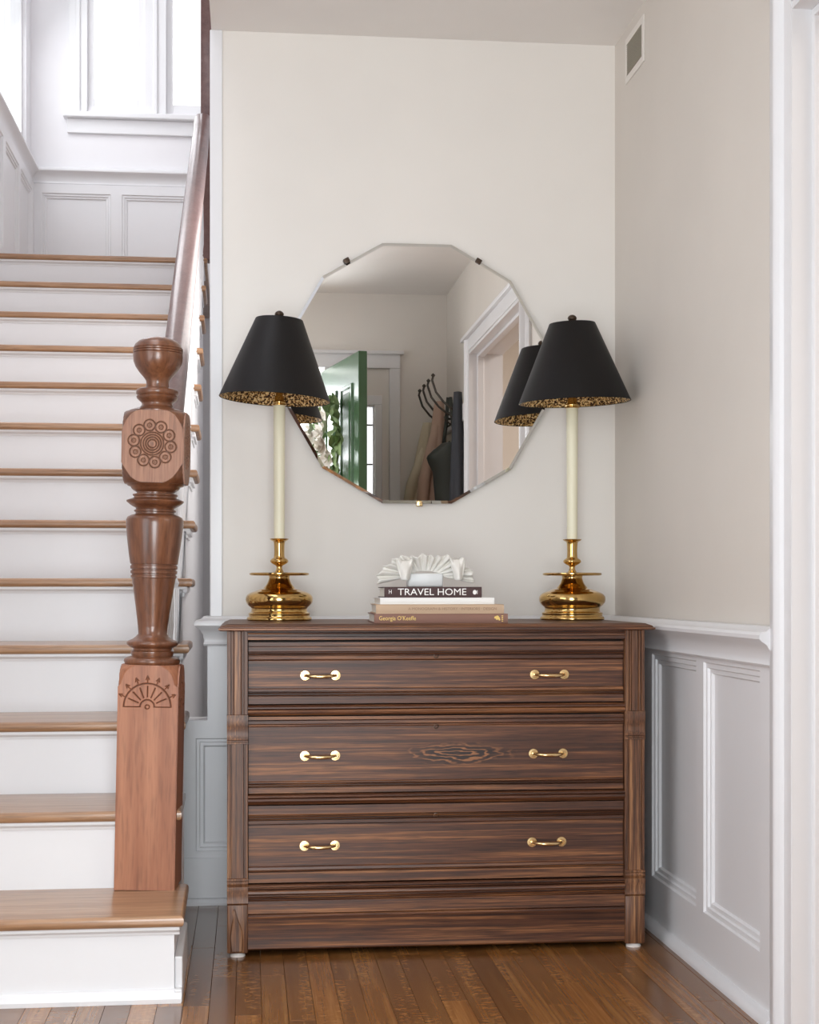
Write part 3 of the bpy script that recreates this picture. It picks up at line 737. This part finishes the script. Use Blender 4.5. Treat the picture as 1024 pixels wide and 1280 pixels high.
for di, (vl, vr, ul, ur, vk) in enumerate(((845, 844, 401.2, 694, 820), (946, 943.6, 400.8, 692.3, 909), (1059, 1055, 400.3, 690.5, 1021))):
    xl = (ul-310)/1911*3.825; xr_ = (ur-310)/1911*3.84
    pull(xl, EYE-(vl-738)*.002013, dws[di]); pull(xr_, EYE-(vr-738)*.002040, dws[di])
    xk = (547.5-310)/1911*3.84
    bm = lathe(bmesh.new(), [(.0068, 0), (.0068, .0012), (.0050, .0016), (.0044, 0)], 16, cap=False)
    bmesh.ops.rotate(bm, verts=bm.verts, matrix=Matrix.Rotation(pi/2, 3, 'X'))
    lathe(bm, [(.0028, .0008), (0, .0009)], 12, (0, 0, 0)) if False else None
    bmesh.ops.translate(bm, verts=bm.verts, vec=(xk, YD+.0108, EYE-(vk-738)*.002026))
    obj('keyhole_ring', bm, M['bronze'], dws[di], smooth=40.0)

# ---------------------------------------------------------------- mirror
MC = Vector(((521.5-310)/1911*4.507, 4.478, EYE+(738-467)*4.507/1900)); MR = .3985
mi = thing('wall_mirror', 'frameless twelve-sided mirror with a thin slanted glass rim on the wall above the dresser', 'mirror', (MC.x, YB-.002, MC.z))
def dodec(r, y): return [(MC.x+r*cos(radians(15+30*k)), y, MC.z+r*sin(radians(15+30*k))) for k in range(12)]
bm = bmesh.new(); bm.faces.new([bm.verts.new(p) for p in dodec(MR-.009, MC.y)])
obj('mirror_glass', bm, M['mirror'], mi)
bm = bmesh.new(); r0 = [bm.verts.new(p) for p in dodec(MR-.009, MC.y)]; r1_ = [bm.verts.new(p) for p in dodec(MR, MC.y+.0030)]; r2_ = [bm.verts.new(p) for p in dodec(MR, MC.y+.006)]
for i in range(12):
    j = (i+1) % 12; bm.faces.new((r0[i], r0[j], r1_[j], r1_[i])); bm.faces.new((r1_[i], r1_[j], r2_[j], r2_[i]))
obj('bevelled_edge', bm, M['mirror_edge'], mi)
bm = bmesh.new(); a_ = [bm.verts.new(p) for p in dodec(MR-.002, MC.y+.006)]; b2_ = [bm.verts.new(p) for p in dodec(MR-.002, YB-.0005)]
for i in range(12): j = (i+1) % 12; bm.faces.new((a_[i], a_[j], b2_[j], b2_[i]))
bm.faces.new(a_[::-1]); bm.faces.new(b2_)
obj('backing_board', bm, M['mirror_back'], mi)
for u_, v_, ang in ((433, 328, 120), (599.5, 325, 60), (524.5, 629.5, 270)):
    x_ = (u_-310)/1911*4.507; z_ = EYE+(738-v_)*4.507/1900
    bm = bx((-.009, MC.y-.004, -.004), (.009, YB-.001, .008), .002)
    box(bm, (-.007, MC.y-.0045, -.008), (.007, MC.y-.0005, 0), .0015)
    bmesh.ops.rotate(bm, verts=bm.verts, matrix=Matrix.Rotation(-radians(ang-90), 3, 'Y')); bmesh.ops.translate(bm, verts=bm.verts, vec=(x_, 0, z_))
    obj('mirror_clip', bm, M['pull'] if ang == 270 else M['bronze'], mi, smooth=30.0)

# ---------------------------------------------------------------- lamps
def lamp(label, loc, k, tilt, shade_r, seed):
    """k metres per pixel of the measured outline; heights are given in photo rows above the base at row 777"""
    L = thing('table_lamp', label, 'lamp', loc, (0, 0, seed), 'matching candlestick lamps on the dresser')
    q = lambda v, r: (r*k, (777.3-v)*k)
    bp = smoothprof([q(777.3, 38), q(776.8, 40.3), q(775, 40.6), q(773.3, 40), q(772.2, 38.4), q(770.4, 38.2), q(768.5, 38.6), q(767.5, 37.4), q(766.5, 35.6), q(763.5, 34.8), q(761, 35.6), q(758.5, 38.5), q(755, 41.2), q(751.5, 42), q(748, 41.6), q(744.8, 39.5), q(742.2, 35.5), q(740.4, 30), q(739.5, 27.4), q(738.6, 25.5), q(737.6, 20.5), q(735, 18.3), q(731.5, 15.6), q(727, 13.6), q(724, 12.8), q(721.5, 13.2)], 3)
    obj('brass_base', lathe(bmesh.new(), bp, 64), M['brass'], L, smooth=60.0, local=True)
    pp = [q(721.6, 13), q(721.2, 34), q(720.6, 36.6), q(719.4, 37.4), q(718, 37), q(717.5, 34.5), q(717.8, 20), q(716.5, 5.5)]
    obj('drip_plate', lathe(bmesh.new(), pp, 64), M['brass'], L, smooth=50.0, local=True)
    sp = smoothprof([q(717, 6.2), q(714, 4.2), q(711, 3.6), q(708.8, 4.3), q(706.8, 8), q(704.5, 11), q(702.6, 11.3), q(700.8, 10.2), q(698.8, 7.4), q(697, 6.7), q(690, 6.4), q(681, 6.8), q(678.5, 7.6), q(677, 10.3), q(675.8, 11.6), q(675, 11.6), q(674.8, 7)], 3)
    obj('candle_socket', lathe(bmesh.new(), sp, 40), M['brass'], L, smooth=50.0, local=True)
    obj('candle_sleeve', lathe(bmesh.new(), [q(676, 6.7), q(620, 6.9), q(560, 7.15), q(508, 7.4), q(507, 6.5)], 32), M['candle'], L, smooth=50.0, local=True)
    cl = [q(509, 7.6), q(508.5, 9.2), q(507.2, 9.2), q(506.6, 7.8), q(505, 8.6), q(503.5, 8.3), q(502.5, 6), q(497, 6.0), q(496, 3)]
    obj('socket_collar', lathe(bmesh.new(), cl, 32), M['brass'], L, smooth=50.0, local=True)
    # bulb socket and harp hidden within the shade
    bm = lathe(bmesh.new(), [q(497, 4.5), q(480, 4.8), q(478, 3)], 20)
    tube(bm, [(0, 0, (777.3-497)*k), (11*k, 0, (777.3-480)*k), (13*k, 0, (777.3-440)*k), (8*k, 0, (777.3-405)*k), (0, 0, (777.3-400)*k), (-8*k, 0, (777.3-405)*k), (-13*k, 0, (777.3-440)*k), (-11*k, 0, (777.3-480)*k), (0, 0, (777.3-497)*k)], .0016, 6)
    obj('harp', bm, M['brass'], L, smooth=50.0, local=True)
    zt_, zb_ = (777.3-401.5)*k, (777.3-501)*k
    top_r, bot_r = shade_r
    piv = Matrix.Translation((0, 0, zt_)) @ Matrix.Rotation(tilt, 4, 'Y') @ Matrix.Translation((0, 0, -zt_))
    def tl(bm): bmesh.ops.transform(bm, matrix=piv, verts=bm.verts); return bm
    sh = obj('lamp_shade', tl(lathe(bmesh.new(), [(bot_r*k-.0006, zb_), (bot_r*k, zb_-.0008), (bot_r*k+.0006, zb_), (top_r*k+.0006, zt_), (top_r*k, zt_+.0008), (top_r*k-.0004, zt_)], 96, cap=False)), M['shade'], L, smooth=40.0, local=True)
    li = obj('shade_lining', tl(lathe(bmesh.new(), [(bot_r*k-.0012, zb_+.0008), (top_r*k-.0012, zt_-.0006)], 96, cap=False)), M['lining'], sh, smooth=50.0, local=True)
    li['label'] = 'mottled gold leaf lining'
    bm = bmesh.new()
    for t in range(3):
        a = t*2*pi/3+.5; tube(bm, [(0, 0, zt_-.001), (top_r*k*cos(a), top_r*k*sin(a), zt_-.001)], .0014, 6)
    obj('shade_spider', tl(bm), M['bronze'], sh, smooth=40.0, local=True)
    obj('finial', lathe(bmesh.new(), smoothprof([q(403, 3), q(400, 3.4), q(398.5, 2.8), q(397, 4.8), q(394.5, 5.8), q(392, 4.6), q(390.4, 2.2), q(390, 0)], 3), 20), M['bronze'], L, smooth=60.0, local=True)
    return L
zl = 4.255/(.9944+.0091); zr = 4.255/(.9944-.0112)
TOPZ = zt
lamp('brass candlestick lamp on the dresser end nearer the stairs, its black shade tilted', (39.2/1911*zl, 4.255, TOPZ), zl/1900, radians(3.2), (29.5, 69.3), 0)
lamp('brass candlestick lamp on the dresser end beside the panelled side wall', (405.5/1911*zr, 4.255, TOPZ), zr/1900*.985, radians(-2.6), (29.0, 71), .6)

# ---------------------------------------------------------------- books
def book(name, label, xa, xb, yf, dep, z0, th, mat, rot=0, spine='flat'):
    cx = (xa+xb)/2
    B = thing(name, label, 'book', (cx, yf, z0), (0, 0, rot), 'books stacked on the dresser')
    w = (xb-xa)/2
    c = .0022
    bm = bx((-w, 0, 0), (w, dep, c), .0006); box(bm, (-w, 0, th-c), (w, dep, th), .0006)
    # rounded spine
    pts = [(.004, 0), (.0008, .0008), (-.0012, th*.3), (-.0016, th*.5), (-.0012, th*.7), (.0008, th-.0008), (.004, th)]
    prism(bm, pts, 0, -w, w)
    obj('cover', bm, mat, B, smooth=30.0, local=True)
    obj('page_block', bx((-w+.004, .003, c), (w-.004, dep-.005, th-c)), M['pages'], B, local=True)
    return B, w, th
kz = 1911/3.86
def bxz(u): return (u-310)/kz
z = TOPZ
b1, w, th = book('book', 'mauve-brown hardback at the bottom of the stack, yellow title on its spine', bxz(468.5), bxz(639), 3.862, .285, z, .0240, M['book_mauve'], radians(-1.2))
text('Georgia O\u2019Keeffe', .0155, M['ink_gold'], b1, (-w+.012, -.0024, th*.52), sx=.86)
text('\u2767', .014, M['ink_gold'], b1, (w-.03, -.0024, th*.52), name='emblem') if False else None
bm = bmesh.new()
for (a, b_, r_) in ((-.0315, .0145, .0033), (-.0275, .0165, .0030), (-.0245, .0125, .0032), (-.0285, .0105, .0022), (-.022, .0085, .0018)):
    lathe(bm, [(r_, -.0003), (0, .0003)], 10, (w+a, -b_, -.0022), cap=False) if False else None
    ring = [bm.verts.new((w+a+r_*cos(t*pi/5)*1.3, -.0021, b_+r_*sin(t*pi/5))) for t in range(10)]; bm.faces.new(ring)
for zz in (.004, .0085, .013, .0175): box(bm, (w-.0165, -.0024, zz), (w-.0125, -.0014, zz+.0022))
obj('spine_emblem', bm, M['ink_gold'], b1, local=True)
z += .0242
b2, w, th = book('book', 'tan hardback with faint lettering, second from the bottom of the stack', bxz(471), bxz(634), 3.864, .28, z, .0240, M['book_tan'], radians(-1.6))
text('A MONOGRAPH & HISTORY \u00b7 INTERIORS \u00b7 DESIGN', .0098, M['ink_brown'], b2, (-w+.082, -.0024, th*.52), sx=1.03, name='spine_lettering')
z += .0242
b3, w, th = book('book', 'thin plain white book under the dark titled one', bxz(476.5), bxz(622.5), 3.872, .25, z, .0170, M['book_white'], radians(-.5))
z += .0172
b4, w, th = book('book', 'dark aubergine book titled in white capitals at the top of the stack', bxz(482), bxz(606.5), 3.875, .22, z, .0275, M['book_dark'], radians(-.8))
text('TRAVEL HOME', .0246, M['ink_white'], b4, (-w+.034, -.0024, th*.5), sx=1.10)
text('H', .0150, M['ink_white'], b4, (-w+.0105, -.0024, th*.52), sx=.8, name='spine_mark')
bm = bmesh.new(); ring = [bm.verts.new((w-.0185+.0050*cos(t*pi/8), -.0022, th*.5+.0060*sin(t*pi/8))) for t in range(16)]; bm.faces.new(ring)
box(bm, (w-.0125, -.0024, th*.5-.005), (w-.0112, -.0014, th*.5+.005))
obj('publisher_mark', bm, M['ink_white'], b4, local=True)
z += .0277
# ---------------------------------------------------------------- ruffled ornament
rf = thing('ruffled_ornament', 'white ruffled ceramic fan ornament on a pale block on top of the books', 'ornament', (bxz(541), 3.99, z))
kk = 4.0/1900
def ruffle(bm):
    NS, NR = 700, 14; rows = []
    for i in range(NS+1):
        s = i/NS
        ang = radians(192-204*s)
        bxp = -cos(pi*s)*20*kk; bz_ = (13+7*sin(pi*s))*kk
        dx, dz = cos(ang), sin(ang)
        ln = (41-22*sin(pi*s)**1.5+1.5*sin(29*s))*kk
        ph = 2*pi*13*s+.9*sin(9*s)+.5*sin(21*s)
        row = []
        for j in range(NR+1):
            r = j/NR; w_ = r**1.15
            yoff = .006-.016*r-(.0085*w_)*sin(ph)
            tang = .0014*w_*sin(2*ph+.8)
            lift = .004*w_*cos(ph+.5)
            row.append(bm.verts.new((bxp+dx*(ln*r+lift)-dz*tang, yoff, bz_+dz*(ln*r+lift)+dx*tang)))
        rows.append(row)
    for A, B in zip(rows, rows[1:]):
        for j in range(NR): bm.faces.new((A[j], A[j+1], B[j+1], B[j]))
    return bm
def thick(o, t=.0026):
    md = o.modifiers.new('Solidify', 'SOLIDIFY'); md.thickness = t; md.offset = 0; return o
thick(obj('ruffled_fan', ruffle(bmesh.new()), M['ceramic'], rf, smooth='all', local=True))
def lobe(x0, top, bot, w_, lean):
    """tongue of the ruffle that folds forward and hangs down, its sides curled back up to the rim"""
    bm = bmesh.new(); rows = []
    for i in range(25):
        t = -1+i/12; row = []
        for j in range(13):
            r = j/12
            zc_ = top+(bot-top)*r*(1-.95*abs(t)**7); hw = w_*(.85+.2*r)*(1 if abs(t) < .75 else 1+.35*(abs(t)-.75)/.25)
            yy = -.012-.030*sin(pi*.5*min(1, r*1.15))*(1-.75*t*t)-.004*abs(t)*sin(6*r)
            row.append(bm.verts.new(((x0+lean*r)*kk+hw*t*kk, yy, zc_*kk+(.004 if abs(t) > .8 else 0))))
        rows.append(row)
    for A, B in zip(rows, rows[1:]):
        for j in range(12): bm.faces.new((A[j], A[j+1], B[j+1], B[j]))
    thick(obj('folded_lobe', bm, M['ceramic'], rf, smooth='all', local=True))
lobe(-26, 33, 8, 7.5, -1); lobe(38, 35, 8, 6.8, 2)
o = obj('pedestal_block', bx((-22*kk, -.006, 0), (22*kk, .05, 17*kk), .004, 3), M['ceramic_base'], rf, smooth=30.0, local=True)
random.seed(9)

# ---------------------------------------------------------------- vent high on the right wall
vt = thing('air_vent', 'small grey louvred air vent high on the right wall near the corner', 'vent', (XR, 4.257, 2.466))
y0, y1, z0, z1 = 4.176, 4.338, 2.42, 2.512
bm = bmesh.new()
for a in ((y0-.022, y1+.022, z1, z1+.02), (y0-.022, y1+.022, z0-.02, z0), (y0-.022, y0, z0, z1), (y1, y1+.022, z0, z1)):
    box(bm, (XR-.004, a[0], a[2]), (XR, a[1], a[3]), .0015)
obj('vent_frame', bm, M['wall'], vt)
bm = bmesh.new()
for i in range(16):
    zz = z0+(z1-z0)*(i+.5)/16; prism(bm, [(XR-.006, zz-.001), (XR-.001, zz+.0022), (XR-.0002, zz+.0015), (XR-.005, zz-.0022)], 1, y0, y1)
o = obj('louvres', bm, M['vent'], vt); o['kind'] = 'stuff'
obj('vent_back', bx((XR-.003, y0, z0), (XR+.002, y1, z1)), M['vent'], vt)

# ---------------------------------------------------------------- things seen only in the mirror
# green front door, open into the hall, hinged at the right jamb of the opening
hx_, hy_, fx_, fy_ = .425, .57, .575, 1.33
gd = struct('door_1', bx((0, -.0225, .01), (.775, .0225, 2.125), .003), M['green'])
gd.location = (hx_, hy_, 0); gd.rotation_euler = (0, 0, atan2(fy_-hy_, fx_-hx_))
ROOT[gd.name] = Vector((0, 0, 0))
for a, b_, c, d in ((.11, .345, .95, 1.98), (.43, .665, .95, 1.98), (.11, .345, .22, .80), (.43, .665, .22, .80)):
    bm = bmesh.new()
    for sgn in (1, -1):
        nested(bm, (a, sgn*.0235, c), (1, 0, 0), (0, 0, 1), (0, sgn, 0), b_-a, d-c, [(0, 0), (.006, .008), (.018, .008), (.026, .001), (.04, .0015), (.06, .006)])
    obj('door_panel', bm, M['green'], gd, local=True)
# wreath of leaves and white flowers on the outer face of the door
wc = Vector((.46, .96, 1.66)); dd = Vector((fx_-hx_, fy_-hy_, 0)).normalized(); nn = Vector((-dd.y, dd.x, 0)); wc = Vector((hx_, hy_, 0))+dd*.40+nn*.075+Vector((0, 0, 1.70))
wr_ = thing('door_wreath', 'wreath of green leaves and white flowers on the green door, seen in the mirror', 'wreath', wc)
bm = bmesh.new(); ring = [wc+dd*.165*cos(t*pi/12)+Vector((0, 0, 1))*.165*sin(t*pi/12) for t in range(25)]; tube(bm, ring, .012, 8, False)
obj('twig_ring', bm, M['leaf'], wr_)
def leaf_mesh(L, w_):
    me = bpy.data.meshes.new('leaf'); b_ = bmesh.new()
    pr = [(0, .002), (.2, .6), (.45, 1), (.7, .75), (.9, .3), (1, .02)]
    rows = [[b_.verts.new((L*t, -w_*s, .012*sin(t*3)+.006*s)), b_.verts.new((L*t, 0, .012*sin(t*3))), b_.verts.new((L*t, w_*s, .012*sin(t*3)+.006*s))] for t, s in pr]
    for A, B in zip(rows, rows[1:]):
        for j in (0, 1): b_.faces.new((A[j], A[j+1], B[j+1], B[j]))
    b_.to_mesh(me); b_.free(); me.materials.append(M['leaf']); return me
lm = [leaf_mesh(.10, .022), leaf_mesh(.13, .028)]
from mathutils import Quaternion
for i in range(90):
    a = random.random()*2*pi; c = dd*.165*cos(a)+Vector((0, 0, .165*sin(a)))
    o = bpy.data.objects.new('leaf', random.choice(lm)); C.objects.link(o); o.parent = wr_; o.location = c
    dirv = (dd*cos(a+random.uniform(-1.1, 1.1))+Vector((0, 0, 1))*sin(a+random.uniform(-1.1, 1.1))+nn*random.uniform(-.1, .9))
    o.rotation_mode = 'QUATERNION'; o.rotation_quaternion = dirv.to_track_quat('X', 'Z') @ Quaternion((1, 0, 0), random.uniform(-1, 1))
fm = bpy.data.meshes.new('flower'); b_ = bmesh.new()
for t in range(7):
    a = t*2*pi/7; cpt = Vector((cos(a), sin(a), 0))
    ring = [b_.verts.new(p) for p in (Vector((0, 0, 0)), cpt*.03+Vector((-sin(a), cos(a), 0))*.016+Vector((0, 0, .012)), cpt*.052+Vector((0, 0, .02)), cpt*.03-Vector((-sin(a), cos(a), 0))*.016+Vector((0, 0, .012)))]
    b_.faces.new(ring)
for t in range(5):
    a = t*2*pi/5+.3; cpt = Vector((cos(a), sin(a), 0))
    ring = [b_.verts.new(p) for p in (Vector((0, 0, .006)), cpt*.016+Vector((-sin(a), cos(a), 0))*.012+Vector((0, 0, .024)), cpt*.022+Vector((0, 0, .04)), cpt*.016-Vector((-sin(a), cos(a), 0))*.012+Vector((0, 0, .024)))]
    b_.faces.new(ring)
b_.to_mesh(fm); b_.free(); fm.materials.append(M['flower'])
for i in range(16):
    a = radians(150+i*17+random.uniform(-10, 10)); rr = .165+random.uniform(-.04, .05)
    o = bpy.data.objects.new('flower', fm); C.objects.link(o); o.parent = wr_
    o.location = dd*rr*cos(a)+Vector((0, 0, rr*sin(a)))+nn*random.uniform(.03, .08)
    o.rotation_mode = 'QUATERNION'; o.rotation_quaternion = (nn+dd*random.uniform(-.5, .5)+Vector((0, 0, random.uniform(-.5, .5)))).to_track_quat('Z', 'Y'); o.scale = (1.25,)*3

# coat hooks on the right wall and what hangs from them
hr = thing('coat_rack', 'white wall board with three dark curved hooks, seen in the mirror', 'coat rack', (XR, 1.0, 1.80))
obj('hook_board', bx((XR-.02, .60, 1.78), (XR, 1.33, 1.87), .004), M['trim'], hr)
HK = [(1.27, 1.87), (1.07, 1.87), (.87, 1.87), (.67, 1.87)]
for y_, z_ in HK:
    bm = bmesh.new(); tube(bm, [(XR-.02, y_, z_-.03), (XR-.06, y_, z_-.03), (XR-.11, y_, z_+.01), (XR-.15, y_, z_+.06), (XR-.17, y_, z_+.12), (XR-.165, y_, z_+.14)], .006, 8)
    lathe(bm, smoothprof([(0, -.012), (.011, 0), (0, .012)], 4), 12, (XR-.165, y_, z_+.145))
    tube(bm, [(XR-.02, y_, z_-.06), (XR-.05, y_, z_-.08), (XR-.075, y_, z_-.06), (XR-.08, y_, z_-.04)], .005, 8)
    obj('hook', bm, M['metal'], hr, smooth=60.0)
def garment(name, label, cat, mat, x, y, ztop, zbot, wt, wb_, dt, db, folds, seed, slant=0):
    rnd = random.Random(seed); NZ, NA = 26, 56
    G = thing(name, label, cat, (x, y, ztop))
    bm = bmesh.new(); rings = []
    ph = [rnd.random()*6 for _ in range(4)]
    for i in range(NZ+1):
        t = i/NZ; z_ = ztop+(zbot-ztop)*t
        W_ = wt+(wb_-wt)*(t**.7); D_ = dt+(db-dt)*(t**.8); ring = []
        for j in range(NA):
            a = 2*pi*j/NA
            f_ = 1+(.05+.22*t)*sin(folds*a+ph[0]+t*1.2)+.06*sin((folds*2+1)*a+ph[1])*t
            ring.append(bm.verts.new((min(XR-.004, x-slant*t+D_*.5*cos(a)*f_), y+W_*.5*sin(a)*f_, z_+.012*sin(3*a+ph[2])*t)))
        rings.append(ring)
    for A, B in zip(rings, rings[1:]):
        for j in range(NA): bm.faces.new((A[j], A[(j+1) % NA], B[(j+1) % NA], B[j]))
    bm.faces.new(rings[0][::-1]); bm.faces.new(rings[-1])
    obj('body', bm, mat, G, smooth='all'); return G
G = garment('coat', 'dusty tan coat on a hook beside the canvas bag, seen in the mirror', 'coat', M['coat_tan'], XR-.085, .88, 1.93, .85, .06, .17, .05, .20, 5, 1, .045)
bm = bmesh.new(); tube(bm, [(XR-.10, .90, 1.80), (XR-.17, .92, 1.5), (XR-.19, .92, 1.2)], [.025, .035, .03], 12); obj('sleeve', bm, M['coat_tan'], G, smooth='all')
G = garment('jacket', 'cream jacket on the hook nearest the front door, seen in the mirror', 'jacket', M['coat_cream'], XR-.12, .66, 1.84, 1.1, .06, .16, .05, .20, 5, 2, .06)
bm = bmesh.new(); tube(bm, [(XR-.14, .68, 1.7), (XR-.21, .69, 1.5), (XR-.25, .69, 1.32)], [.02, .032, .025], 12); obj('sleeve', bm, M['coat_cream'], G, smooth='all')
G = garment('scarf', 'long charcoal scarf hanging closest to the opening, seen in the mirror', 'scarf', M['coat_dark'], XR-.04, 1.285, 1.93, .9, .05, .10, .04, .10, 4, 3)
obj('fringe', bx((XR-.08, 1.25, .86), (XR-.01, 1.32, .92)), M['coat_dark'], G)
TZ = 1.69
tb = thing('tote_bag', 'dark green canvas bag hanging from two straps, seen in the mirror', 'bag', (XR-.10, 1.08, TZ))
bm = bmesh.new(); rings = []
for D_, W_, dz in ((.02, .07, 0), (.05, .08, .012), (.10, .085, .045), (.135, .088, .075), (.125, .085, .10), (.10, .08, .15), (.085, .078, .30), (.075, .07, .52), (.05, .06, .60)):
    rings.append([bm.verts.new((min(XR-.004, XR-.055+D_*cos(2*pi*j/24)*(.9 if cos(2*pi*j/24) < 0 else .6)), 1.08+W_*sin(2*pi*j/24), TZ-dz+.008*sin(j*1.7+dz*30))) for j in range(24)])
for A, B in zip(rings, rings[1:]):
    for j in range(24): bm.faces.new((A[j], A[(j+1) % 24], B[(j+1) % 24], B[j]))
bm.faces.new(rings[0][::-1]); bm.faces.new(rings[-1])
obj('bag_body', bm, M['bag'], tb, smooth='all')
for s_ in (-1, 1):
    bm = bmesh.new(); tube(bm, [(XR-.055+.028*s_, 1.08+.03*s_, TZ-.01), (XR-.055+.014*s_, 1.075+.02*s_, 1.80), (XR-.055+.006*s_, 1.07, 1.93)], .010, 8); obj('strap', bm, M['bag'], tb, smooth='all')
